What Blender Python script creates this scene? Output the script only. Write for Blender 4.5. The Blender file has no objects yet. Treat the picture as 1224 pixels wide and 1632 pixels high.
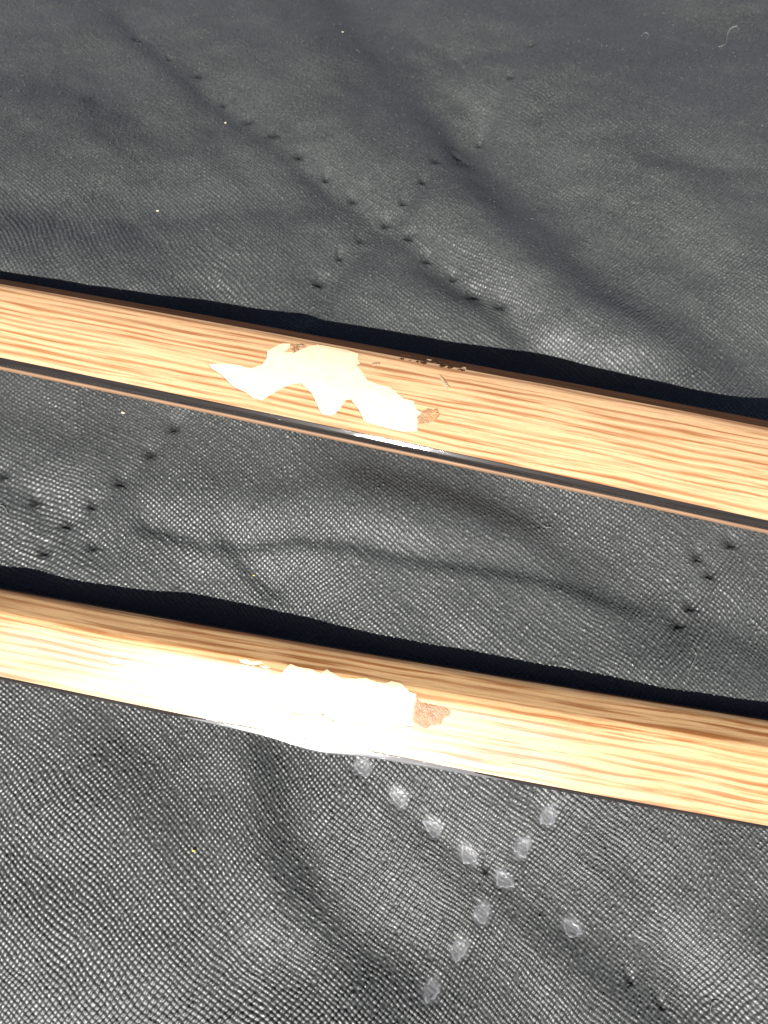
import bpy, math, random
import numpy as np
from mathutils import Vector, geometry

random.seed(7)
RNG = np.random.default_rng(11)
MM = 0.001
SC = bpy.context.scene
COL = SC.collection

# ------------------------------------------------------------------ camera
THETA = math.radians(22.0)            # tilt from straight down
DIST = 82.0                           # mm, camera to the cloth at the frame centre
FPX = 816.0 / math.tan(math.radians(30.0))
cam_d = bpy.data.cameras.new('camera')
cam = bpy.data.objects.new('camera', cam_d); COL.objects.link(cam)
cam_d.sensor_fit = 'VERTICAL'; cam_d.angle = math.radians(60.0)
cam_d.clip_start = 0.002; cam_d.clip_end = 20.0
CAM = np.array([0.0, -math.sin(THETA) * DIST, math.cos(THETA) * DIST])
cam.location = tuple(CAM * MM); cam.rotation_euler = (THETA, 0, 0)
cam_d.dof.use_dof = True
cam_d.dof.focus_distance = 0.0815
cam_d.dof.aperture_fstop = 56.0
cam_d.lens_unit = 'FOV'
SC.camera = cam
LOOK = np.array([0, math.sin(THETA), -math.cos(THETA)])
UPV = np.array([0, math.cos(THETA), math.sin(THETA)])

# ------------------------------------------------------------------ light
SUN_EL, SUN_AZ = math.radians(40.0), math.radians(-20.0)
L = Vector((math.cos(SUN_EL) * math.sin(SUN_AZ), -math.cos(SUN_EL) * math.cos(SUN_AZ), math.sin(SUN_EL)))
sun_d = bpy.data.lights.new('sun', 'SUN'); sun_d.energy = 5.0; sun_d.angle = math.radians(0.53)
sun_d.color = (1.0, 0.965, 0.91)
sun = bpy.data.objects.new('sun', sun_d); COL.objects.link(sun)
sun.rotation_euler = L.to_track_quat('Z', 'Y').to_euler(); sun.location = L * 0.4
W = bpy.data.worlds.new('World'); SC.world = W; W.use_nodes = True
nt = W.node_tree
sky = nt.nodes.new('ShaderNodeTexSky'); sky.sky_type = 'NISHITA'; sky.sun_disc = False
sky.air_density = .2; sky.dust_density = 1.0; sky.ozone_density = .3; sky.sun_elevation = SUN_EL; sky.sun_rotation = math.atan2(L.x, L.y)
bg = nt.nodes['Background']; bg.inputs[1].default_value = 0.05
nt.links.new(sky.outputs[0], bg.inputs[0])
SC.view_settings.view_transform = 'Standard'; SC.view_settings.look = 'None'
SC.view_settings.exposure = 1.0; SC.view_settings.gamma = 1.0

# ------------------------------------------------------------------ helpers (all lengths in mm)
def unproj(px, py, z=0.0):
    px = np.asarray(px, float); py = np.asarray(py, float)
    d = LOOK + ((px - 612) / FPX)[..., None] * np.array([1, 0, 0]) + ((816 - py) / FPX)[..., None] * UPV
    t = (z - CAM[2]) / d[..., 2]
    return CAM + d * t[..., None]

def sag(Y):
    """the cloth falls away towards the far side"""
    return -.0026 * np.maximum(np.asarray(Y) - 18, 0) ** 2

def unproj_c(px, py):
    z = 0.0
    for _ in range(14):
        P = unproj_z(px, py, z); z = .5 * z + .5 * sag(P[..., 1])
    return P

def unproj_z(px, py, z):
    px = np.asarray(px, float); py = np.asarray(py, float)
    d = LOOK + ((px - 612) / FPX)[..., None] * np.array([1, 0, 0]) + ((816 - py) / FPX)[..., None] * UPV
    return CAM + d * ((z - CAM[2]) / d[..., 2])[..., None]

def proj(P):
    q = np.asarray(P) - CAM
    dep = q @ LOOK
    return 612 + FPX * q[..., 0] / dep, 816 - FPX * (q @ UPV) / dep

_tabs = {}
def noise(x, y, seed=0):
    """smooth value noise, about -1..1"""
    if seed not in _tabs: _tabs[seed] = np.random.default_rng(seed + 100).uniform(-1, 1, (256, 256))
    T = _tabs[seed]
    xi = np.floor(x).astype(int); yi = np.floor(y).astype(int)
    fx = x - xi; fy = y - yi
    fx = fx * fx * fx * (fx * (fx * 6 - 15) + 10); fy = fy * fy * fy * (fy * (fy * 6 - 15) + 10)
    a = T[xi & 255, yi & 255]; b = T[(xi + 1) & 255, yi & 255]
    c = T[xi & 255, (yi + 1) & 255]; d = T[(xi + 1) & 255, (yi + 1) & 255]
    return (a * (1 - fx) + b * fx) * (1 - fy) + (c * (1 - fx) + d * fx) * fy

def smooth(e0, e1, x):
    t = np.clip((x - e0) / (e1 - e0), 0, 1); return t * t * (3 - 2 * t)

def mesh_obj(name, verts, faces, mat, parent=None, smooth_shade=True, uv=None):
    me = bpy.data.meshes.new(name)
    me.from_pydata([tuple(v) for v in (np.asarray(verts, float) * MM)], [], [tuple(int(i) for i in f) for f in faces])
    me.materials.append(mat)
    if smooth_shade: me.polygons.foreach_set('use_smooth', [True] * len(me.polygons))
    if uv is not None:
        l = me.uv_layers.new(name='UVMap')
        idx = np.zeros(len(me.loops), dtype=np.int32); me.loops.foreach_get('vertex_index', idx)
        l.data.foreach_set('uv', np.asarray(uv, dtype=np.float32)[idx].ravel())
    me.update()
    o = bpy.data.objects.new(name, me); COL.objects.link(o)
    if parent: o.parent = parent
    return o

def tag(o, label=None, cat=None, group=None, kind=None):
    if label: o['label'] = label
    if cat: o['category'] = cat
    if group: o['group'] = group
    if kind: o['kind'] = kind
    return o

# ------------------------------------------------------------------ material helpers
def new_mat(name):
    m = bpy.data.materials.new(name); m.use_nodes = True
    return m, m.node_tree, m.node_tree.nodes['Principled BSDF']

class N:
    def __init__(s, nt): s.nt = nt
    def node(s, t, **kw):
        n = s.nt.nodes.new(t)
        for k, v in kw.items(): setattr(n, k, v)
        return n
    def link(s, a, b): s.nt.links.new(a, b)
    def mapping(s, src, scale, rot=(0, 0, 0), loc=(0, 0, 0)):
        m = s.node('ShaderNodeMapping'); m.inputs['Scale'].default_value = scale
        m.inputs['Rotation'].default_value = rot; m.inputs['Location'].default_value = loc
        s.link(src, m.inputs[0]); return m.outputs[0]
    def noise(s, src, scale, detail=2, rough=.5, dist=0):
        n = s.node('ShaderNodeTexNoise'); n.inputs['Scale'].default_value = scale
        n.inputs['Detail'].default_value = detail; n.inputs['Roughness'].default_value = rough
        n.inputs['Distortion'].default_value = dist
        s.link(src, n.inputs['Vector']); return n.outputs[0]
    def ramp(s, src, stops):
        r = s.node('ShaderNodeValToRGB'); cr = r.color_ramp
        while len(cr.elements) < len(stops): cr.elements.new(.5)
        for e, (p, c) in zip(cr.elements, stops):
            e.position = p; e.color = (c, c, c, 1) if isinstance(c, (int, float)) else (*c, 1)
        s.link(src, r.inputs[0]); return r.outputs[0]
    def mix(s, fac, a, b, mode='MIX'):
        m = s.node('ShaderNodeMix', data_type='RGBA', blend_type=mode)
        for i, v in ((0, fac), (6, a), (7, b)):
            if isinstance(v, bpy.types.NodeSocket): s.link(v, m.inputs[i])
            else: m.inputs[i].default_value = v if i == 0 else (*v, 1)
        return m.outputs[2]
    def math(s, op, a, b=0.0, clamp=False):
        m = s.node('ShaderNodeMath', operation=op, use_clamp=clamp)
        for i, v in ((0, a), (1, b)):
            if isinstance(v, bpy.types.NodeSocket): s.link(v, m.inputs[i])
            else: m.inputs[i].default_value = v
        return m.outputs[0]
    def bump(s, h, strength, dist):
        b = s.node('ShaderNodeBump'); b.inputs['Strength'].default_value = strength
        b.inputs['Distance'].default_value = dist; s.link(h, b.inputs['Height']); return b.outputs[0]

def fabric_material():
    m, nt, p = new_mat('black_nylon_weave'); n = N(nt)
    uv = n.node('ShaderNodeTexCoord').outputs['Object']
    big = n.noise(uv, 90, 3, .6)
    fine = n.noise(uv, 5200, 2, .6)
    col = n.mix(n.ramp(big, [(.3, 0.0), (.7, 1.0)]), (.025, .0285, .0285), (.040, .0445, .0445))
    at = n.node('ShaderNodeAttribute', attribute_name='weld_pale').outputs['Fac']  # paler tone on the lower weld spots
    col = n.mix(at, col, (.20, .205, .215))
    col = n.mix(n.ramp(fine, [(.35, .0), (.75, .55)]), col, (.12, .124, .123))
    pit_shade = n.node('ShaderNodeAttribute', attribute_name='pit_shade').outputs['Fac']  # shade of the dimples, darkened into the nylon colour
    col = n.mix(pit_shade, col, (.008, .008, .009))
    n.link(col, p.inputs['Base Color'])
    n.link(n.ramp(fine, [(.3, .40), (.7, .60)]), p.inputs['Roughness'])
    n.link(n.math('SUBTRACT', .85, n.math('MULTIPLY', pit_shade, .6)), p.inputs['Specular IOR Level'])
    p.inputs['Sheen Weight'].default_value = .03; p.inputs['Sheen Roughness'].default_value = .4
    # the same weave as relief in the shader, for the outlying cloth only
    yc = n.node('ShaderNodeSeparateXYZ'); n.link(n.node('ShaderNodeAttribute', attribute_name='yarn').outputs['Vector'], yc.inputs[0])
    def ridge(o): return n.math('ABSOLUTE', n.math('COSINE', n.math('MULTIPLY', o, math.pi)))
    a, b = ridge(yc.outputs[0]), ridge(yc.outputs[1])
    wh = n.math('ADD', n.math('MAXIMUM', a, b), n.math('MULTIPLY', n.math('MULTIPLY', a, b), .5))
    wh = n.math('MULTIPLY', wh, n.node('ShaderNodeAttribute', attribute_name='fine_relief').outputs['Fac'])
    b1 = n.node('ShaderNodeBump'); b1.inputs['Strength'].default_value = 1.0; b1.inputs['Distance'].default_value = .00015
    n.link(wh, b1.inputs['Height'])
    b2 = n.node('ShaderNodeBump'); b2.inputs['Strength'].default_value = .55; b2.inputs['Distance'].default_value = .00003
    n.link(fine, b2.inputs['Height']); n.link(b1.outputs[0], b2.inputs['Normal']); n.link(b2.outputs[0], p.inputs['Normal'])
    return m

def wood_material(name, light, dark, seed, contrast=1.0, pits=0.5):
    m, nt, p = new_mat(name); n = N(nt)
    uv = n.node('ShaderNodeTexCoord').outputs['UV']        # u along the strip in mm, v across in mm
    # slow sideways wander of the grain
    w = n.noise(n.mapping(uv, (.06, .12, 1), loc=(seed, 0, 0)), 1.0, 2)
    sep = n.node('ShaderNodeSeparateXYZ'); n.link(uv, sep.inputs[0])
    v2 = n.math('ADD', sep.outputs[1], n.math('MULTIPLY', n.math('SUBTRACT', w, .5), .7))
    cmb = n.node('ShaderNodeCombineXYZ'); n.link(sep.outputs[0], cmb.inputs[0]); n.link(v2, cmb.inputs[1])
    c = cmb.outputs[0]
    g1 = n.noise(n.mapping(c, (.085, 2.7, 1), loc=(seed * 3, seed, 0)), 1.0, 1.2, .5, .1)
    g2 = n.noise(n.mapping(c, (.17, 5.2, 1), loc=(seed * 5, 2, 0)), 1.0, 3, .6, .2)
    g3 = n.noise(n.mapping(c, (.05, .4, 1), loc=(seed, 7, 0)), 1.0, 1)
    wl = n.node('ShaderNodeTexWave', bands_direction='Y'); wl.inputs['Scale'].default_value = .46
    wl.inputs['Distortion'].default_value = 7.5; wl.inputs['Detail'].default_value = 2; wl.inputs['Detail Scale'].default_value = .55
    n.link(n.mapping(c, (.10, 1, 1), loc=(seed, seed, 0)), wl.inputs['Vector'])
    ln = n.ramp(wl.outputs[1], [(.12, 0.0), (.85, 1.0)])
    s1 = n.math('MULTIPLY', ln, n.ramp(g1, [(.38, .05), (.55, 1.0)]))
    s2 = n.ramp(g2, [(.45, 0.0), (.70, .6)])
    st = n.math('MULTIPLY', n.math('ADD', n.math('MULTIPLY', s1, .85), s2), contrast, clamp=True)
    st = n.math('MULTIPLY', st, n.ramp(g3, [(.30, .6), (.55, 1.0)]))
    col = n.mix(st, light, dark)
    # printed dot screen, a faint diagonal
    wv = n.node('ShaderNodeTexWave'); wv.inputs['Scale'].default_value = 1.9; wv.inputs['Distortion'].default_value = .6
    n.link(n.mapping(uv, (1, 1, 1), rot=(0, 0, .75)), wv.inputs['Vector'])
    col = n.mix(n.math('MULTIPLY', wv.outputs[1], .10), col, dark)
    grit = n.noise(uv, 9, 3, .7)
    col = n.mix(n.ramp(grit, [(.55, 0.0), (.8, .35)]), col, tuple(x * .72 for x in dark))
    pore = n.ramp(n.noise(n.mapping(uv, (1.1, 13, 1), loc=(seed, 0, 0)), 1.0, 2, .6), [(.62, 0.0), (.72, .55)])
    col = n.mix(pore, col, tuple(x * .8 for x in dark))
    scr = n.ramp(n.noise(n.mapping(uv, (.9, 26, 1), rot=(0, 0, .45), loc=(0, seed, 0)), 1.0, 1, .5), [(.735, 0.0), (.76, .5)])
    col = n.mix(scr, col, (.72, .58, .42))
    n.link(col, p.inputs['Base Color'])
    n.link(n.ramp(grit, [(.3, .30), (.7, .46)]), p.inputs['Roughness'])
    p.inputs['Specular IOR Level'].default_value = .35
    h = n.math('ADD', n.math('MULTIPLY', grit, .6), n.math('ADD', n.math('MULTIPLY', st, .5), n.math('MULTIPLY', wv.outputs[1], .25)))
    n.link(n.bump(h, .35, .00004), p.inputs['Normal'])
    return m

def plain(name, col, rough, spec=.5, bump=0.0, bscale=2000, col2=None, stretch=(1, 1, 1), trans=0, coat=0):
    m, nt, p = new_mat(name); n = N(nt)
    k_ = stretch != (1, 1, 1) and name != 'melted_nylon_pale'
    oc = n.mapping(n.node('ShaderNodeTexCoord').outputs['UV' if k_ else 'Object'], tuple(v * (.001 if k_ else 1) for v in stretch))
    f = n.noise(oc, bscale, 3, .65)
    n.link(n.mix(n.ramp(f, [(.35, 0.0), (.7, 1.0)]), col, col2 or tuple(c * .82 for c in col)), p.inputs['Base Color'])
    n.link(n.ramp(f, [(.25, max(rough - .1, .03)), (.75, rough + .12)]), p.inputs['Roughness'])
    p.inputs['Specular IOR Level'].default_value = spec
    p.inputs['Transmission Weight'].default_value = trans
    p.inputs['Coat Weight'].default_value = coat; p.inputs['Coat Roughness'].default_value = .08
    if bump: n.link(n.bump(f, bump, .00004), p.inputs['Normal'])
    return m

M_FAB = fabric_material()
M_WOOD1 = wood_material('printed_wood_film_warm', (.66, .43, .24), (.31, .13, .05), 3.1, .98)
M_WOOD2 = wood_material('printed_wood_film_pale', (.63, .40, .20), (.29, .115, .035), 11.7, 1.05)
M_WOOD2.node_tree.nodes['Principled BSDF'].inputs['Coat Weight'].default_value = .42
M_WOOD2.node_tree.nodes['Principled BSDF'].inputs['Coat Roughness'].default_value = .28
M_BARE = plain('bare_cream_substrate', (.62, .56, .39), .42, .5, .25, 900, (.66, .60, .44))
M_FLAKE = plain('pale_film_flake', (.48, .33, .20), .4, .4, .3, 1500)
M_BLACK = plain('gloss_black_plastic', (.010, .009, .009), .09, .25, .16, 2200, (.03, .026, .024), (.06, 1, 1))
_b = M_BLACK.node_tree.nodes['Principled BSDF']
for _l in list(_b.inputs['Roughness'].links): M_BLACK.node_tree.links.remove(_l)
_b.inputs['Roughness'].default_value = .045; _b.inputs['Coat Weight'].default_value = .04; _b.inputs['Coat Roughness'].default_value = .24
M_LIP = plain('tan_underlayer', (.25, .145, .08), .5, .3, .2, 1200, (.17, .10, .06), (.15, 1, 1))
M_EDGE = plain('shaded_edge_and_crust', (.10, .045, .02), .5, .2, .3, 1500, (.04, .018, .009), (.06, 1, 1))  # edge shade put into the colour; the crust shares this brown
M_GLUE = plain('reddish_glue_residue', (.27, .14, .07), .5, .35, .35, 1100, (.40, .25, .15))
M_TEAR = plain('torn_brown_backing', (.46, .25, .11), .5, .4, .5, 2500, (.33, .17, .08))
M_LINT = plain('pale_lint', (.22, .23, .22), .5, .4, 0, 900)
M_FUZZ = plain('dark_filament', (.26, .27, .27), .35, .5, 0, 900)
M_SPECK = plain('cream_speck', (.62, .55, .38), .5, .4, .3, 3000)
M_YELLOW = plain('yellow_speck', (.62, .58, .12), .5, .4, .3, 3000)
M_FILM = plain('clear_film_edge', (.14, .14, .15), .10, .5, .2, 1400, (.07, .07, .075), (.15, 1, 1), coat=.5)
M_WELD = plain('melted_nylon_pale', (.25, .255, .275), .42, .5, .8, 2600, (.07, .073, .08), (1.6, .45, 1))
M_WELDD = plain('melted_nylon_pit_shade', (.018, .019, .021), .6, .25, .6, 2200, (.03, .031, .033))  # weld centre darkened to paint the shade at the pit bottom

# ------------------------------------------------------------------ cloth surface
def seg_field(X, Y, pts):
    """signed distance (mm, + on the left of the run) and weight-free progress along a pixel polyline laid on the cloth"""
    P = unproj_c(np.array([p[0] for p in pts]), np.array([p[1] for p in pts]))[:, :2]
    best = np.full(X.shape, 1e9); sg = np.zeros(X.shape); prog = np.zeros(X.shape)
    n = len(P) - 1
    for i in range(n):
        a, b = P[i], P[i + 1]; d = b - a; LL = math.hypot(*d); d = d / LL
        rx, ry = X - a[0], Y - a[1]
        al = rx * d[0] + ry * d[1]; ac = np.clip(al, 0, LL)
        dx, dy = rx - ac * d[0], ry - ac * d[1]
        dist = np.hypot(dx, dy); m = dist < best
        best = np.where(m, dist, best)
        sg = np.where(m, (d[0] * ry - d[1] * rx) / (dist + .05), sg); prog = np.where(m, (i + ac / LL) / n, prog)
    return best, sg, prog

# (pixel run, height mm, half width mm)  + is a ridge, - is a furrow
FOLDS = [
    ([(660, 40), (730, 70), (800, 60)], -.6, 2.2),
    ([(620, 400), (720, 430), (820, 480), (860, 540)], -.45, 1.8),
    ([(330, 150), (350, 210), (360, 250)], -.3, 1.6),
    ([(800, 240), (880, 330), (1000, 430), (1120, 500), (1260, 590)], -2.0, 3.5),
    ([(740, 330), (860, 430), (980, 500), (1100, 590)], .40, 2.8),
    ([(900, 120), (1010, 260), (1224, 420)], .35, 4.0),
    ([(540, -20), (600, 60), (680, 130), (730, 180)], -1.45, 3.0),
    ([(440, 40), (520, 130), (600, 210), (690, 260)], .38, 2.8),
    ([(200, 20), (310, 120), (430, 215), (520, 285), (600, 340), (820, 500)], -.62, 1.5),
    ([(900, -30), (770, 180), (640, 320), (560, 400), (490, 480)], -.66, 1.5),
    ([(0, 330), (150, 345), (330, 330), (520, 320)], -.32, 1.8),
    ([(-40, 390), (200, 420), (420, 470)], .30, 3.0),
    ([(-60, 60), (40, 110), (160, 130), (260, 200)], -1.1, 3.4),
    ([(880, 5), (1000, 25), (1260, 60)], -.6, 3.2),
    ([(1060, 250), (1120, 260), (1180, 260)], -.35, 1.1),
    ([(240, 835), (330, 860), (400, 862), (470, 853), (560, 865), (680, 890), (800, 905), (900, 925), (1000, 960)], -.30, .78),
    ([(360, 850), (390, 890), (430, 930)], -.22, .8),
    ([(420, 810), (560, 800), (720, 825), (860, 860)], .42, 2.2),
    ([(560, 720), (700, 750), (850, 810), (900, 860)], -.62, 2.2),
    ([(275, 680), (190, 770), (105, 840), (60, 900)], -.32, 1.3),
    ([(0, 760), (60, 803), (147, 875)], -.25, 1.2),
    ([(0, 700), (120, 740)], .3, 2.2),
    ([(1165, 868), (1120, 930), (1082, 997)], -.28, 1.2),
    ([(960, 930), (1105, 975), (1240, 1030)], -.22, 1.3),
    ([(230, 1170), (320, 1290), (370, 1420), (400, 1520)], -.42, 2.6),
    ([(455, 1200), (480, 1320), (540, 1420), (590, 1500)], -.72, 2.1),
    ([(380, 1230), (400, 1330), (450, 1440)], .36, 2.4),
    ([(578, 1222), (690, 1318), (800, 1400), (915, 1480), (1060, 1608)], -.20, 1.3),
    ([(875, 1300), (770, 1420), (733, 1515), (680, 1640)], -.24, 1.2),
    ([(1000, 1340), (1060, 1450), (1110, 1560)], -.38, 2.0),
    ([(1100, 1340), (1170, 1480), (1224, 1600)], .28, 2.6),
    ([(100, 1500), (300, 1560), (560, 1600)], .28, 3.0),
]
# (px, py, radius mm, depth mm, pale)
PITS = [(x + 5 * math.sin(x * 1.3), y + 4 * math.cos(y * 2.1), .62 * (1 + .3 * math.sin(x)), .52 * (1 + .12 * math.sin(y * 1.7)), 0) for x, y in
        [(215, 45), (262, 80), (310, 115), (350, 152), (392, 182), (435, 210), (478, 242), (520, 272), (565, 305), (610, 338), (648, 370), (685, 405), (722, 430), (762, 455), (800, 480),
         (880, 18), (855, 57), (820, 105), (765, 185), (732, 218), (700, 250), (672, 278), (640, 315), (578, 373), (545, 402), (505, 437)]]
PITS += [(x, y, .72, .38, 0) for x, y in
         [(275, 680), (238, 722), (190, 770), (145, 808), (8, 762), (58, 803), (105, 838), (70, 882), (150, 874), (1165, 868), (1133, 917), (1103, 967), (1082, 997), (1112, 890)]]
PITS += [(x, y, 1.02, .08, 1) for x, y in
         [(578, 1222), (636, 1270), (690, 1318), (748, 1362), (805, 1402), (875, 1300), (835, 1350), (770, 1455), (733, 1515), (688, 1580), (915, 1480)]]
PITS += [(775, 1388, .42, .25, 0), (1008, 1567, .38, .30, 0), (1060, 1608, .38, .30, 0)]
ROW_UP = [(875, 1300), (835, 1350), (770, 1455), (733, 1515), (688, 1580)]
WANG = [1.13 if (p[0], p[1]) in ROW_UP else -.85 for p in PITS]
WPITS = [(unproj_c(px, py)[:2], r, d, pale) for px, py, r, d, pale in PITS]

def macro_height(X, Y):
    px, py = proj(np.stack([X, Y, sag(Y)], -1))
    h = .50 * noise(X / 17 + 3, Y / 17 + 9, 1) + .24 * noise(X / 8 + 1, Y / 8, 2) + .07 * noise(X / 3.4, Y / 3.4, 3) + .10 * noise(X / 2.3 + 4, Y / 2.3, 13) * smooth(8, 16, Y)
    h += .16 * noise((X * .8 + Y * .6) / 5.5, (-X * .6 + Y * .8) / 14, 4)
    h += sag(Y)
    for pts, amp, wd in FOLDS:
        d, s, pr = seg_field(X, Y, pts)
        k = .5 + .5 * s * (1 if pts[-1][0] > pts[0][0] else -1)      # 1 on the side away from the sun
        wn, wf = (1.0, 2.2) if amp < 0 else (2.0, .9)
        w2 = wd * (wn + (wf - wn) * k)
        h += 1.75 * amp * np.exp(-(d / (1.3 * w2)) ** 2) * (.75 + .25 * noise(X / 9 + amp * 31, Y / 9 + wd, 5))
    # the cloth lies higher under the ends of the upper strip, lower in its middle
    yl = 430 + .175 * px
    g = np.exp(-((py - yl) / 60) ** 2)
    h += g * (1.2 * smooth(350, -50, px) + .15 * smooth(1100, 1280, px) - 1.9 * np.exp(-((px - 900) / 320) ** 2))
    yl = 915 + .165 * px
    g = np.exp(-((py - yl) / 50) ** 2)
    h += g * (.0 + .3 * smooth(640, 900, px))
    return h

def pit_field(X, Y):
    global PIT_SHADE
    PIT_SHADE = np.zeros_like(X); dz = np.zeros_like(X); flat = np.zeros_like(X); pale = np.zeros_like(X)
    for i, (c, r, d, pl) in enumerate(WPITS):
        m = (np.abs(X - c[0]) < 4 * r) & (np.abs(Y - c[1]) < 4 * r)
        if not m.any(): continue
        x, y = X[m] - c[0], Y[m] - c[1]
        if not pl:
            a = .35 * math.sin(i * 1.7); x, y = x * math.cos(a) + y * math.sin(a), -x * math.sin(a) + y * math.cos(a)
            f = smooth(-.30, -.02, y + .25 * (x / r) ** 2 * r) * smooth(2.2, -.1, y) * np.exp(-(x / (r * (.75 + .25 * np.clip(y, 0, 2)))) ** 2)
            dz[m] += -.62 * d * f
            PIT_SHADE[m] = np.maximum(PIT_SHADE[m], np.exp(-((x / (r * .75)) ** 2 + ((y - .08) / (r * .85)) ** 2)) * .8)  # mask of the painted shade inside a dark dimple
            flat[m] = np.maximum(flat[m], .55 * np.exp(-((x / .34) ** 2 + ((y - .12) / .30) ** 2)))
            continue
        a = WANG[i] + .15 * math.sin(i * 2.3); ca, sa = math.cos(a), math.sin(a)
        u, v = (x * ca + y * sa), (-x * sa + y * ca)
        q = np.sqrt((u / 1.0) ** 2 + (v / .72) ** 2) / r
        q = q * (1 + .22 * noise(x * 2.2 + i * 7, y * 2.2, 6))
        dz[m] += -d * np.exp(-q ** 2 * 1.1) + .22 * d * np.exp(-((q - 1.7) / .5) ** 2)
        flat[m] = np.maximum(flat[m], smooth(1.35, .6, q))
        if pl: pale[m] = np.maximum(pale[m], smooth(1.15, .5, q))
    return dz, flat, pale

PITCH = .36
def yarn_coords(X, Y, small=True):
    wu = 2.4 * noise(X / 21 + 5, Y / 21, 20) + .45 * noise(X / 7, Y / 7 + 4, 21)
    wv = 2.4 * noise(X / 21, Y / 21 + 8, 23) + .45 * noise(X / 7 + 2, Y / 7, 24)
    if small:
        wu = wu + .09 * noise(X / 1.5, Y / 1.5, 22) + .03 * noise(X / .45, Y / .45, 32)
        wv = wv + .09 * noise(X / 1.5, Y / 1.5, 25) + .03 * noise(X / .45, Y / .45, 35)
    ph = math.radians(49)
    return (X * math.cos(ph) + Y * math.sin(ph) + wu) / PITCH, (-X * math.sin(ph) + Y * math.cos(ph) + wv) / PITCH

def weave(X, Y):
    u, v = yarn_coords(X, Y)
    i = np.round(u); j = np.round(v); du = u - i; dv = v - j
    # every yarn has its own thickness and height
    tu = noise(i * 7.31 + .5, v * .11 + i, 26); tv = noise(u * .11 + j, j * 5.17 + .5, 27)
    R, A = .135, .036
    hw = A * np.cos(np.pi * (v + i)) + R * (1 + .22 * tu) * np.sqrt(np.clip(1 - (2 * du) ** 2 * .97, 0, 1)) + .008 * tu
    hf = -A * np.cos(np.pi * (u + j)) + R * (1 + .22 * tv) * np.sqrt(np.clip(1 - (2 * dv) ** 2 * .97, 0, 1)) + .008 * tv
    h = np.maximum(hw, hf)
    k = noise(i * 3.7 + j * .13, j * 4.1, 28)
    b = (np.cos(np.pi * du) * np.cos(np.pi * dv)) ** 2
    return h - .05 + (.055 + .065 * k) * b + .032 * k * (du + dv * np.sign(tu))

def cloth_height(X, Y, with_weave=True, fade=1.0):
    dz, flat, pale = pit_field(X, Y)
    h = macro_height(X, Y) + dz
    if with_weave:
        amp = (1 - .72 * flat) * (.92 + .22 * noise(X / 9, Y / 9, 30)) * fade
        h = h + weave(X, Y) * amp + .045 * flat
    return h, flat, pale

def axis(lo, hi, step, far_lo, far_hi):
    core = np.arange(lo, hi, step); a = []; x = lo; s = step
    while x > far_lo: s *= 1.22; x -= s; a.append(x)
    b = []; x = core[-1]; s = step
    while x < far_hi: s *= 1.22; x += s; b.append(x)
    return np.array(a[::-1] + list(core) + b)

def build_cloth():
    # rows and columns spread evenly over the part of the cloth near the strips, then ever wider out to the hem
    core = np.linspace(1690, -70, 1250)
    ycore = unproj_c(np.full(core.shape, 612.0), core)[:, 1]
    lo_, hi_ = [], []
    st = ycore[1] - ycore[0]; y = ycore[0]
    while y > -140: st *= 1.25; y -= st; lo_.append(y)
    st = ycore[-1] - ycore[-2]; y = ycore[-1]
    while y < 420: st *= 1.25; y += st; hi_.append(y)
    ys = np.array(lo_[::-1] + list(ycore) + hi_)
    hw = unproj_c(np.full(core.shape, 1224.0), core)[:, 0]
    half = np.interp(ys, ycore, hw) * 1.055
    n = 1050; u = np.linspace(-1, 1, n); st = u[1] - u[0]; ext = []; q = 1.0
    while q < 4.0: st = min(st * 1.28, .085); q += st; ext.append(q)
    u = np.array([-e for e in ext[::-1]] + list(u) + ext)
    X = half[:, None] * u[None, :]; Y = np.repeat(ys[:, None], len(u), 1)
    relief = smooth(1.0, .975, np.abs(u))[None, :] * (smooth(ycore[0], ycore[0] + 1, ys) * smooth(ycore[-1], ycore[-1] - 2, ys))[:, None]
    Z, flat, pale = cloth_height(X, Y, True, relief)
    ny, nx = X.shape
    V = np.stack([X, Y, Z], -1).reshape(-1, 3).astype(np.float32) * MM
    idx = np.arange(nx * ny, dtype=np.int32).reshape(ny, nx)
    F = np.stack([idx[:-1, :-1], idx[:-1, 1:], idx[1:, 1:], idx[1:, :-1]], -1).reshape(-1, 4)
    me = bpy.data.meshes.new('quilted_fabric')
    me.vertices.add(len(V)); me.vertices.foreach_set('co', V.ravel())
    me.loops.add(F.size); me.loops.foreach_set('vertex_index', F.ravel())
    me.polygons.add(len(F)); me.polygons.foreach_set('loop_start', np.arange(0, F.size, 4, dtype=np.int32))
    me.polygons.foreach_set('use_smooth', np.ones(len(F), dtype=bool))
    me.materials.append(M_FAB)
    at = me.attributes.new('weld_pale', 'FLOAT', 'POINT')
    at.data.foreach_set('value', (pale * .55).ravel().astype(np.float32))
    at = me.attributes.new('pit_shade', 'FLOAT', 'POINT')
    at.data.foreach_set('value', PIT_SHADE.ravel().astype(np.float32))
    at = me.attributes.new('fine_relief', 'FLOAT', 'POINT')     # where the mesh itself no longer carries the yarns
    at.data.foreach_set('value', (1 - relief).ravel().astype(np.float32))
    U, Vv = yarn_coords(X, Y, False)
    at = me.attributes.new('yarn', 'FLOAT_VECTOR', 'POINT')
    at.data.foreach_set('vector', np.stack([U, Vv, U * 0], -1).reshape(-1).astype(np.float32))
    me.update(calc_edges=True)
    o = bpy.data.objects.new('quilted_fabric', me); COL.objects.link(o)
    tag(o, 'black woven nylon quilted fabric with weld dimples, lying rumpled under both strips', kind='structure')
    print('cloth verts', len(V), 'grid', nx, ny)
    return o

cloth = build_cloth()

def zc(x, y, w=True):
    h, _, _ = cloth_height(np.atleast_1d(np.float64(x)), np.atleast_1d(np.float64(y)), w); return h

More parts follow.
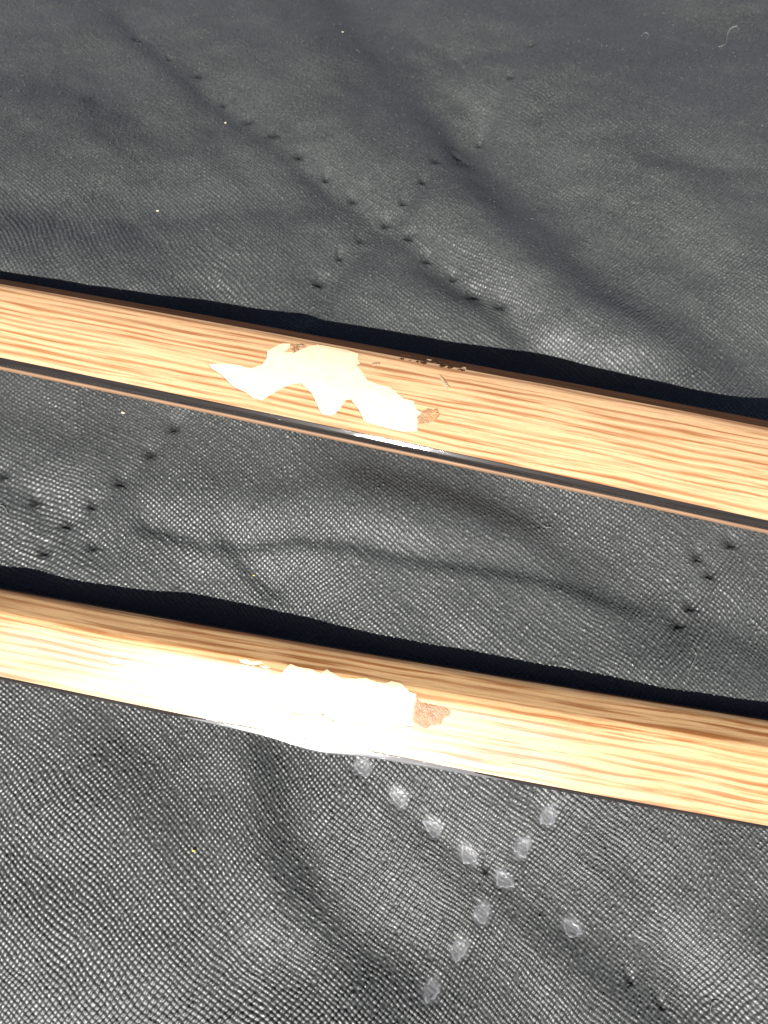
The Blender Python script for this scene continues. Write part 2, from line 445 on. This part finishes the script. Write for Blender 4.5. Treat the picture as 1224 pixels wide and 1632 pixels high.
# melted centres of the quilting welds, each a small piece seated in its dimple; dark ones have pit shade as colour
def build_welds():
    for k, (c, r, d, pale) in enumerate(WPITS):
        a0 = WANG[k] + .15 * math.sin(k * 2.3); ca, sa = math.cos(a0), math.sin(a0)
        rr = r * (.82 if pale else .24)
        rings, segs = 7, 26
        vx, vy = [c[0]], [c[1]]; q = [0.0]
        for i in range(1, rings + 1):
            for j in range(segs):
                t = 2 * math.pi * j / segs
                e = rr * i / rings * (1 + .16 * math.sin(3 * t + k) + .10 * math.sin(7 * t + 2 * k) + RNG.uniform(-.06, .06))
                u, v = e * math.cos(t), e * .72 * math.sin(t)
                vx.append(c[0] + u * ca - v * sa); vy.append(c[1] + u * sa + v * ca); q.append(i / rings)
        vx, vy, q = np.array(vx), np.array(vy), np.array(q)
        h, _, _ = cloth_height(vx, vy)
        hs = zc(vx, vy, False) + .10
        z = (hs + .02 if pale else hs - .22) + .03 * noise(vx * 8, vy * 2.4, 40) - (.06 * smooth(.82, 1.0, q) + .09 * (1 - smooth(.2, .85, q)) if pale else .07 * smooth(.55, 1.0, q)) + (.5 * (h - hs) if pale else 0)
        F = [(0, 1 + j, 1 + (j + 1) % segs) for j in range(segs)]
        for i in range(rings - 1):
            for j in range(segs):
                a = 1 + i * segs + j; b = 1 + i * segs + (j + 1) % segs
                F.append((a, a + segs, b + segs, b))
        mesh_obj('weld_spot', np.stack([vx, vy, z], -1), F, M_WELD if pale else M_WELDD, cloth)
build_welds()

# ------------------------------------------------------------------ strips
class Strip:
    """A long thin strip between two edges (near and far); surf(s, t): s along (photo column), t across 0 near .. 1 far."""
    def __init__(s, near, far, zn, zf, prof):
        s.pn = np.polyfit([p[0] for p in near], [p[1] for p in near], 2)
        s.pf = np.polyfit([p[0] for p in far], [p[1] for p in far], 2)
        s.zn, s.zf = zn, zf
        s.pt = np.array([p[0] for p in prof]); s.pz = np.array([p[1] for p in prof])
    def ev(s, c, x):
        x = np.asarray(x, float); xc = np.clip(x, -100, 1324)
        return np.polyval(c, xc) + (x - xc) * np.polyval(np.polyder(c), xc)
    def near(s, x): return unproj(x, s.ev(s.pn, x), s.zn)
    def far(s, x): return unproj(x, s.ev(s.pf, x), s.zf)
    def surf(s, x, t, lift=0.0):
        x = np.asarray(x, float); t = np.asarray(t, float)
        a = s.near(x); b = s.far(x)
        P = a + (b - a) * t[..., None]
        P[..., 2] += np.interp(t, s.ft, s.fz) + lift
        P[..., 2] += .03 * noise(x / 90., t * 3, 50)
        return P
    def finish(s):
        # round the profile: smoothed polyline
        t = np.linspace(0, 1, 401); z = np.interp(t, s.pt, s.pz)
        k = np.hanning(s.k); k /= k.sum(); pad = s.k // 2
        zp = np.concatenate([2 * z[0] - z[1:pad + 1][::-1], z, 2 * z[-1] - z[-pad - 1:-1][::-1]])
        s.ft, s.fz = t, np.convolve(zp, k, 'same')[pad:-pad]
        s.x0, s.x1 = -700, 1950
        return s
    def invert(s, px, py):
        x = np.array(px, float); t = np.full(len(x), .5)
        for _ in range(25):
            def pr(x, t): return np.stack(proj(s.surf(x, t)), -1)
            p0 = pr(x, t); e = 1e-3
            jx = (pr(x + 1, t) - p0); jt = (pr(x, t + e) - p0) / e
            rx, ry = px - p0[:, 0], py - p0[:, 1]
            det = jx[:, 0] * jt[:, 1] - jx[:, 1] * jt[:, 0]
            dx = (rx * jt[:, 1] - ry * jt[:, 0]) / det; dt = (jx[:, 0] * ry - jx[:, 1] * rx) / det
            x += .8 * dx; t = np.clip(t + .8 * dt, .005, .995)
        return x, t
    def width(s): return float(np.linalg.norm(s.far(np.array([612.]))[0] - s.near(np.array([612.]))[0]))

def inside(poly, X, Y):
    r = np.zeros(X.shape, bool); n = len(poly)
    for i in range(n):
        x1, y1 = poly[i]; x2, y2 = poly[(i + 1) % n]
        if y1 == y2: continue
        c = (y1 > Y) != (y2 > Y)
        r ^= c & (X < (x2 - x1) * (Y - y1) / (y2 - y1) + x1)
    return r

def roughen(poly, amp, step=4.0, seed=0):
    """subdivide a pixel outline and make it ragged"""
    rg = np.random.default_rng(seed); out = []
    n = len(poly)
    for i in range(n):
        a = np.array(poly[i], float); b = np.array(poly[(i + 1) % n], float)
        k = max(1, int(np.hypot(*(b - a)) / step))
        nrm = np.array([-(b - a)[1], (b - a)[0]]); nrm /= max(1e-6, np.hypot(*nrm))
        for j in range(k):
            p = a + (b - a) * j / k
            if j: p = p + nrm * rg.uniform(-amp, amp)
            out.append(p)
    return np.array(out)

XS = 0.058   # mm per photo column along the strip, for the flat chart of the film
FILM = .055  # film thickness, mm

def veneer(strip, holes, mat, parent, name='wood_film', t0=0.0, t1=1.0, nt_=30):
    Wd = strip.width()
    polys = []
    for h in holes:
        x, t = strip.invert(h[:, 0], h[:, 1]); t = np.clip(t, t0 + .012, t1 - .012)
        polys.append(np.stack([x * XS, t * Wd], -1))
    xs = np.concatenate([np.arange(strip.x0, 0, 60), np.arange(0, 1224, 9), np.arange(1224, strip.x1, 60)]) * XS
    ts = np.linspace(t0, t1, nt_) * Wd
    pts = [Vector((a, b)) for a in xs for b in ts]
    gx, gy = np.array([p.x for p in pts]), np.array([p.y for p in pts])
    bad = np.zeros(len(pts), bool)
    for P in polys: bad |= inside(P, gx, gy)
    # grid points that nearly touch an outline are dropped as well
    for P in polys:
        m = (gx > P[:, 0].min() - 1) & (gx < P[:, 0].max() + 1)
        ii = np.nonzero(m)[0]
        dd = np.min(np.hypot(gx[ii, None] - P[None, :, 0], gy[ii, None] - P[None, :, 1]), axis=1)
        bad[ii[dd < .09]] = True
    edge = (gy <= ts[0] + 1e-6) | (gy >= ts[-1] - 1e-6)
    pts = [p for p, b, e in zip(pts, bad, edge) if (not b) or e]
    edges = []
    for P in polys:
        o = len(pts); pts += [Vector((a, b)) for a, b in P]
        edges += [(o + i, o + (i + 1) % len(P)) for i in range(len(P))]
    v, e, f, *_ = geometry.delaunay_2d_cdt(pts, edges, [], 0, 1e-5)
    V = np.array([(p.x, p.y) for p in v]); F = np.array([q for q in f if len(q) == 3])
    C = V[F].mean(axis=1); keep = np.ones(len(F), bool)
    for P in polys: keep &= ~inside(P, C[:, 0], C[:, 1])
    F = F[keep]
    sx, tt = V[:, 0] / XS, V[:, 1] / Wd
    # film lifts a little at the torn rim
    rim = np.zeros(len(V)); 
    for P in polys:
        dd = np.full(len(V), 9.0); m = (V[:, 0] > P[:, 0].min() - 2) & (V[:, 0] < P[:, 0].max() + 2)
        dd[m] = np.min(np.hypot(V[m, 0, None] - P[None, :, 0], V[m, 1, None] - P[None, :, 1]), axis=1)
        rim = np.maximum(rim, np.exp(-(dd / .28) ** 2) * (.45 + .55 * noise(V[:, 0] * .9, V[:, 1] * .9, 60)))
    S = strip.surf(sx, tt, FILM) ; S[:, 2] += .022 * np.clip(rim, 0, 1)
    # closed sheet: top + walls on open borders going down to the body
    from collections import Counter
    cnt = Counter()
    for a, b, c in F:
        for x, y in ((a, b), (b, c), (c, a)): cnt[(min(x, y), max(x, y))] += 1
    low = S.copy(); low[:, 2] -= FILM + .06
    faces = [tuple(q) for q in F]; verts = list(S); m = {}
    def lo(i):
        if i not in m: m[i] = len(verts); verts.append(low[i])
        return m[i]
    for a, b, c in F:
        for x, y in ((a, b), (b, c), (c, a)):
            if cnt[(min(x, y), max(x, y))] == 1: faces.append((y, x, lo(x), lo(y)))
    uv = np.stack([sx * XS, tt * Wd], -1)
    uvs = np.concatenate([uv, uv[list(m.keys())]]) if m else uv
    me_o = mesh_obj(name, verts, faces, mat, parent, True, uvs)
    me_o.data.shade_smooth()
    try: me_o.data.set_sharp_from_angle(angle=math.radians(50))
    except Exception: pass
    return me_o

def loft(name, strip, rows, mat, parent, closed=True):
    """rows: functions x -> points; lofted into a closed bar along the strip"""
    xs = np.concatenate([np.arange(strip.x0, 0, 60), np.arange(0, 1224, 12), np.arange(1224, strip.x1 + 1, 60)]).astype(float)
    R = [r(xs) for r in rows]; n = len(R); m = len(xs)
    V = np.stack(R, 1).reshape(-1, 3); F = []
    rng = n if closed else n - 1
    for i in range(m - 1):
        for j in range(rng):
            a = i * n + j; b = i * n + (j + 1) % n
            F.append((a, b, b + n, a + n))
    if closed: F.append(tuple(range(n))[::-1]); F.append(tuple((m - 1) * n + j for j in range(n)))
    uv = np.stack([np.repeat(xs * XS, n), np.tile(np.arange(n) * .5, m)], -1)
    o = mesh_obj(name, V, F, mat, parent, True, uv)
    try: o.data.set_sharp_from_angle(angle=math.radians(55))
    except Exception: pass
    return o

def empty(name, loc):
    o = bpy.data.objects.new(name, None); COL.objects.link(o)
    o.empty_display_size = .005
    return o

def off(fn, out, dz):
    """edge line moved horizontally by out mm (towards the near side) and dz mm up"""
    def g(x):
        P = fn(x); d = fn(x + 1.0) - P; d = d / np.linalg.norm(d, axis=1)[:, None]
        nrm = np.stack([d[:, 1], -d[:, 0], d[:, 2] * 0], -1)       # to the near side (-y)
        P = P + nrm * out; P[:, 2] += dz; return P
    return g

def patch(strip, poly, mat, parent, name, lift0, lift1, grid=.10, rough=.03, seed=1):
    """small lumpy piece that lies on the strip inside a pixel outline"""
    Wd = strip.width(); x, t = strip.invert(poly[:, 0], poly[:, 1])
    P = np.stack([x * XS, t * Wd], -1)
    gx, gy = np.meshgrid(np.arange(P[:, 0].min(), P[:, 0].max(), grid), np.arange(P[:, 1].min(), P[:, 1].max(), grid))
    gx, gy = gx.ravel(), gy.ravel()
    d = np.min(np.hypot(gx[:, None] - P[None, :, 0], gy[:, None] - P[None, :, 1]), axis=1)
    k = inside(P, gx, gy) & (d > grid * .5); gx, gy = gx[k], gy[k]
    pts = [Vector(q) for q in zip(gx, gy)]; o = len(pts)
    pts += [Vector(q) for q in P]
    v, e, f, *_ = geometry.delaunay_2d_cdt(pts, [(o + i, o + (i + 1) % len(P)) for i in range(len(P))], [], 0, 1e-6)
    V = np.array([(p.x, p.y) for p in v]); F = np.array([q for q in f if len(q) == 3])
    if not len(F): return None
    C = V[F].mean(axis=1); F = F[inside(P, C[:, 0], C[:, 1])]
    dd = np.min(np.hypot(V[:, 0, None] - P[None, :, 0], V[:, 1, None] - P[None, :, 1]), axis=1)
    up = lift0 + (lift1 - lift0) * smooth(0, .18, dd) + smooth(0, .12, dd) * rough * np.random.default_rng(seed).uniform(-1, 1, len(V))
    S = strip.surf(V[:, 0] / XS, V[:, 1] / Wd); S[:, 2] += up
    return mesh_obj(name, S, F, mat, parent, rough < .02, V)

# ---- upper strip
Z2 = lambda P, a: [(300 + x / 2.914, 500 + y / 2.914) for x, y in P] if a == 0 else [(360 + x / 2.914, 1000 + y / 2.914) for x, y in P]
up = Strip([(0, 569), (210, 613), (420, 656), (680, 712), (1224, 829)],
           [(0, 446), (210, 480), (420, 519), (680, 568), (952, 620), (1224, 670)],
           2.75, 2.95, [(0, 0), (.05, .16), (.42, .76), (.66, .86), (.84, .68), (1, 0)])
up.k = 27; up.finish()
root1 = empty('wood_grain_strip', None)
tag(root1, 'upper wood-grain strip with jagged cream chip and black groove along its near side', 'trim strip', 'wood-grain strips lying on the fabric')
chip1 = Z2([(90, 235), (150, 233), (230, 240), (290, 255), (340, 240), (365, 205), (365, 175), (400, 155), (440, 138), (475, 140), (470, 160), (445, 178), (490, 185),
            (520, 165), (570, 150), (600, 145), (680, 160), (740, 170), (790, 190), (785, 215), (800, 235), (780, 240), (810, 275), (830, 310), (880, 330), (940, 345),
            (975, 375), (1000, 395), (1045, 405), (1055, 440), (1080, 460), (1060, 485), (1065, 550), (1000, 552), (920, 535), (850, 515), (815, 505), (800, 465),
            (755, 400), (730, 405), (700, 450), (665, 478), (620, 470), (600, 430), (570, 370), (520, 325), (480, 330), (430, 350), (380, 380), (340, 405), (300, 395),
            (270, 370), (200, 335), (150, 285), (110, 260)], 0)
chip1 = roughen(chip1, .55, 4.5, 5)
TF = .90     # the film mesh stops here; beyond it the far side has shade as colour
v1 = veneer(up, [chip1], M_WOOD1, root1, t1=TF, nt_=26)
def row(strip, t, lift): return lambda x: strip.surf(x, np.full(len(x), t), lift)
# body: the cream layer under the film
rows = [row(up, t, 0.0) for t in np.linspace(0.004, TF - .004, 22)] + [row(up, TF - .004, -1.0), row(up, .004, -.75)]
loft('bare_layer', up, rows, M_BARE, root1)
# far side of the wood, its shade put into a dark brown colour
rows = [row(up, t, FILM * (1 - .5 * (t - TF) / (1 - TF))) for t in np.linspace(TF + .002, 1.0, 8)] + [off(up.far, -.05, -.9), off(up.far, .1, -2.0), row(up, TF + .002, -.9)]
e1 = loft('shaded_edge', up, rows, M_EDGE, root1)
# black layer (rounded) on the near side
rows = [off(up.near, o, z) for o, z in [(-.25, -.06), (.0, -.05), (.04, -.056), (.06, -.072), (.18, -.166), (.30, -.260), (.32, -.277), (.38, -.37), (.42, -.58), (.45, -.85), (.46, -1.08), (.40, -1.17), (-.5, -1.18), (-.5, -.06)]]
loft('black_layer', up, rows, M_BLACK, root1)
# tan bottom layer with a rounded lip
rows = [off(up.near, o, z) for o, z in [(-.5, -1.20), (.44, -1.20), (.52, -1.24), (.57, -1.34), (.57, -1.55), (.48, -1.78), (.0, -1.88), (-5.6, -2.2), (-5.6, -1.20)]]
loft('tan_underlayer', up, rows, M_LIP, root1)
patch(up, roughen(Z2([(1080, 460), (1110, 440), (1150, 450), (1170, 470), (1150, 495), (1110, 510), (1070, 515), (1062, 490)], 0), .8, 3, 2), M_GLUE, root1, 'glue_residue', .055, .085, .09, .02)
patch(up, roughen(Z2([(490, 183), (480, 165), (500, 145), (530, 140), (548, 152), (525, 168)], 0), .6, 3, 3), M_GLUE, root1, 'glue_residue', .06, .13, .07, .05)
patch(up, roughen(Z2([(1165, 285), (1185, 300), (1215, 345), (1200, 358), (1180, 330)], 0), .5, 3, 4), M_FLAKE, root1, 'loose_film_flake', .11, .16, .08, .03)
patch(up, roughen(Z2([(850, 232), (885, 228), (890, 240), (858, 246)], 0), .5, 3, 4), M_FLAKE, root1, 'loose_film_flake', .11, .16, .08, .03)
patch(up, roughen([(678, 668), (684, 656), (697, 651), (700, 660), (690, 672)], .6, 3, 9), M_TEAR, root1, 'torn_backing', .10, .15, .07, .04)
patch(up, roughen([(852, 751), (858, 752), (859, 760), (853, 758)], .3, 3, 9), M_BARE, root1, 'loose_film_flake', .12, .2, .07, .02)
# crazed crust on the far shoulder
rg = np.random.default_rng(4)
for k in range(26):
    x = rg.uniform(636, 745); y = up.ev(up.pf, x) + rg.uniform(5, 13); a = rg.uniform(1.5, 4.5)
    q = np.array([(x + a * 1.5 * math.cos(t) * rg.uniform(.6, 1.2), y + a * .18 * math.cos(t) + a * .6 * math.sin(t) * rg.uniform(.6, 1.2)) for t in np.linspace(0, 2 * math.pi, 8)[:-1]])
    patch(up, q, M_EDGE if k % 9 else M_FLAKE, root1, 'blistered_film', .05, .10, .08, .03, k)

# ---- lower strip
lowr = Strip([(0, 1077), (210, 1124), (420, 1162), (780, 1235), (972, 1270), (1224, 1316)],
             [(0, 938), (210, 974), (420, 1012), (720, 1066), (972, 1105), (1224, 1147)],
             .95, 2.25, [(0, 0), (.06, .22), (.60, 1.42), (.69, 1.45), (.94, .42), (1, 0)])
lowr.k = 25; lowr.finish()
root2 = empty('wood_grain_strip', None)
tag(root2, 'lower, paler wood-grain strip with long white chip and reddish glue spot', 'trim strip', 'wood-grain strips lying on the fabric')
chip2 = Z2([(255, 215), (300, 170), (340, 185), (400, 195), (440, 215), (470, 195), (500, 215), (530, 235), (600, 240), (650, 235), (700, 255), (740, 260), (770, 250),
            (820, 265), (850, 300), (885, 310), (865, 380), (860, 430), (870, 460), (800, 465), (735, 475), (715, 450), (690, 455), (600, 450), (530, 435), (500, 440),
            (470, 415), (440, 400), (350, 405), (300, 400), (280, 380), (230, 370), (180, 345), (110, 330), (20, 322), (-60, 300), (-110, 270), (-60, 255), (20, 262), (90, 240), (150, 225), (200, 222)], 1)
chip2 = roughen(chip2, .6, 4.5, 6)
small = [roughen(Z2(p, 1), .4, 3, 8 + i) for i, p in enumerate([
    [(55, 150), (100, 148), (112, 160), (165, 158), (172, 172), (120, 180), (70, 168)],
    [(-560, 150), (-520, 140), (-440, 165), (-470, 178), (-540, 168)], [(145, 178), (190, 180), (215, 190), (180, 196)]])]
v2 = veneer(lowr, [chip2] + small, M_WOOD2, root2, t1=.985, nt_=30)
rows = [row(lowr, t, 0.0) for t in np.linspace(0.004, .985, 26)] + [off(lowr.far, .02, -1.6), off(lowr.near, -.2, -.6), row(lowr, .004, -.25)]
loft('bare_layer', lowr, rows, M_BARE, root2)
rows = [row(lowr, .987, FILM), off(lowr.far, -.04, .0), off(lowr.far, -.08, -.25), off(lowr.far, -.04, -1.7), off(lowr.far, .1, -1.7), row(lowr, .987, -.2)]
loft('shaded_edge', lowr, rows, M_EDGE, root2)  # far side turned from the sun, its shade painted brown
def bulge(x): return .42 * np.exp(-((x - 505) / 62) ** 2) + .10 * np.exp(-((x - 560) / 200) ** 2)
def noff(o, z):
    def g(x):
        P = off(lowr.near, 0, z)(x); Q = off(lowr.near, 1, z)(x); k = (o + 0 * x)[:, None]
        return P + (Q - P) * k
    return g
rows = [noff(o, z) for o, z in [(-.3, .02), (-.02, .03), (.10, -.03), (.20, -.15), (.25, -.32), (.24, -.55), (.12, -.75), (-.3, -.8)]]
loft('black_layer', lowr, rows, M_BLACK, root2)
# clear lacquer bead running along the middle of the near edge
def fz(o, z):
    def g(x):
        w = smooth(150, 430, x) * smooth(1000, 620, x)
        P = off(lowr.near, 0, 0)(x); Q = off(lowr.near, 1, 0)(x)
        R = P + (Q - P) * (o * (.35 + .65 * w) + bulge(x) * (min(o / .26, 1) if o > 0 else 0))[:, None]; R[:, 2] += z * (.3 + .7 * w) - (1 - w) * .25 + .04 - .54 * bulge(x) * (min(o / .26, 1) if o > 0 else 0)
        return R
    return g
rows = [fz(o, z) for o, z in [(-.15, -.05), (-.02, .07), (.02, .060), (.04, .049), (.14, -.005), (.24, -.059), (.26, -.072), (.31, -.16), (.29, -.32), (.1, -.4), (-.15, -.35)]]
loft('lacquer_bead', lowr, rows, M_FILM, root2)
patch(lowr, roughen(Z2([(884, 318), (905, 345), (960, 358), (1000, 365), (1045, 385), (1038, 410), (1010, 425), (1000, 450), (960, 455), (930, 472), (900, 460), (868, 440), (866, 400)], 1), .8, 3, 2), M_GLUE, root2, 'glue_residue', .055, .085, .09, .02)
patch(lowr, roughen(Z2([(290, 398), (330, 403), (380, 404), (450, 403), (480, 420), (508, 441), (500, 442), (462, 411), (390, 410), (330, 409)], 1), .4, 3, 2), M_TEAR, root2, 'torn_backing', .055, .085, .07, .02)

# ------------------------------------------------------------------ fibres and specks lying on the cloth
def tube(pts, r, segs=6):
    pts = np.array(pts); V = []; F = []; n = len(pts)
    for i, p in enumerate(pts):
        d = pts[min(i + 1, n - 1)] - pts[max(i - 1, 0)]; d /= np.linalg.norm(d)
        a = np.cross(d, [0, 0, 1.0]); a /= max(1e-6, np.linalg.norm(a)); b = np.cross(a, d)
        k = r * (.35 if i in (0, n - 1) else 1)
        for j in range(segs):
            t = 2 * math.pi * j / segs; V.append(p + k * (a * math.cos(t) + b * math.sin(t)))
    for i in range(n - 1):
        for j in range(segs):
            F.append((i * segs + j, i * segs + (j + 1) % segs, (i + 1) * segs + (j + 1) % segs, (i + 1) * segs + j))
    F.append(tuple(range(segs))[::-1]); F.append(tuple((n - 1) * segs + j for j in range(segs)))
    return V, F

def spline(P, n=24):
    P = np.array(P, float); t = np.arange(len(P)); q = np.linspace(0, len(P) - 1, n); out = []
    for u in q:
        i = int(min(u, len(P) - 1.0001)); f = u - i
        p0, p1, p2, p3 = P[max(i - 1, 0)], P[i], P[i + 1], P[min(i + 2, len(P) - 1)]
        out.append(.5 * ((2 * p1) + (-p0 + p2) * f + (2 * p0 - 5 * p1 + 4 * p2 - p3) * f * f + (-p0 + 3 * p1 - 3 * p2 + p3) * f ** 3))
    return np.array(out)

def fibre(pix, r, mat, label):
    q = spline(pix); P = unproj_c(q[:, 0], q[:, 1])
    base = zc(P[:, 0], P[:, 1]); sm = np.convolve(np.pad(base, 3, 'edge'), np.ones(7) / 7, 'valid')
    P[:, 2] = np.maximum(base, sm) + r + .03 + .10 * np.sin(np.linspace(0, math.pi, len(P)))
    V, F = tube(P, r); o = mesh_obj('lint_fibre', V, F, mat)
    return tag(o, label, 'lint', 'loose fibres on the fabric')

fibre([(1148, 67), (1160, 60), (1164, 45), (1168, 35), (1180, 31)], .050, M_LINT, 'pale S-shaped fibre on the dark fabric in the top right corner')
fibre([(1091, 1079), (1098, 1062), (1104, 1052), (1105, 1045), (1100, 1037), (1097, 1034)], .026, M_LINT, 'fine curved hair just above the shadow of the lower strip, near the right edge')
fibre([(-4, 812), (6, 810), (12, 814), (16, 822)], .03, M_LINT, 'short curled hair at the left edge between the two strips')
fibre([(1137, 1620), (1136, 1608), (1140, 1600), (1150, 1596)], .03, M_LINT, 'small hooked fibre at the bottom right on the fabric')
fibre([(868, 836), (872, 840), (880, 838)], .04, M_LINT, 'tiny pale thread curl right of the dark fold between the strips')
fibre([(1025, 50), (1030, 44), (1036, 47), (1033, 55)], .035, M_LINT, 'little pale knot of fibre left of the S-shaped one')

def speck(px, py, r, mat, label):
    c = unproj_c(px, py); V = []; F = []; rg = np.random.default_rng(int(px))
    n = 7; z0 = float(zc(c[0], c[1])[0])
    for i in range(4):
        ph = math.pi * (i + .5) / 4
        for j in range(n):
            t = 2 * math.pi * j / n; q = rg.uniform(.7, 1.25)
            V.append((c[0] + r * q * math.sin(ph) * math.cos(t), c[1] + r * .6 * q * math.sin(ph) * math.sin(t), z0 + r * .35 + r * .4 * math.cos(ph)))
    for i in range(3):
        for j in range(n): F.append((i * n + j, (i + 1) * n + j, (i + 1) * n + (j + 1) % n, i * n + (j + 1) % n))
    F.append(tuple(range(n))); F.append(tuple(3 * n + j for j in range(n))[::-1])
    o = mesh_obj('dust_speck', V, F, mat, None, False)
    return tag(o, label, 'speck', 'specks of dust on the fabric')
speck(404, 915, .13, M_YELLOW, 'yellow speck in the fabric above the shadow of the lower strip')
speck(311, 1356, .17, M_YELLOW, 'yellow speck on the fabric below the lower strip')
speck(248, 327, .17, M_SPECK, 'cream crumb on the fabric above the upper strip')
speck(546, 45, .15, M_SPECK, 'cream crumb beside the fold at the top of the fabric')
speck(196, 657, .20, M_SPECK, 'cream flake close under the upper strip on the left')
speck(357, 184, .16, M_SPECK, 'cream crumb next to the dotted seam above the upper strip')
speck(862, 1462, .14, M_LINT, 'pale crumb right of the crossing of the weld rows')

# broken filaments standing out of the weave, too many to count
def fuzz():
    V = []; F = []; rg = np.random.default_rng(21); o = 0
    for k in range(2600):
        py = rg.uniform(-20, 1650) if rg.random() < .45 else rg.uniform(-20, 560)
        px = rg.uniform(-20, 1244); c = unproj_c(px, py); ln = rg.uniform(.18, .50); a = rg.choice([.85, 2.4]) + rg.normal(0, .35)
        b = rg.uniform(-.9, .9); n = 4
        s = np.linspace(0, 1, n); ang = a + b * s
        x = c[0] + np.cumsum(np.cos(ang)) * ln / n; y = c[1] + np.cumsum(np.sin(ang)) * ln / n
        V.append((x, y, .05 + .10 * np.sin(s * math.pi), rg.uniform(.010, .018)))
    X = np.array([v[0] for v in V]); Y = np.array([v[1] for v in V]); Z = cloth_height(X.ravel(), Y.ravel(), False)[0].reshape(X.shape) + .10
    verts = []; faces = []
    for i, (x, y, l, r) in enumerate(V):
        v, f = tube(np.stack([X[i], Y[i], Z[i] + l], -1), r, 3)
        verts += v; faces += [tuple(q + o for q in g) for g in f]; o += len(v)
    tag(mesh_obj('fabric_fuzz', verts, faces, M_FUZZ), 'fine broken filaments standing up from the black weave', kind='stuff')
fuzz()
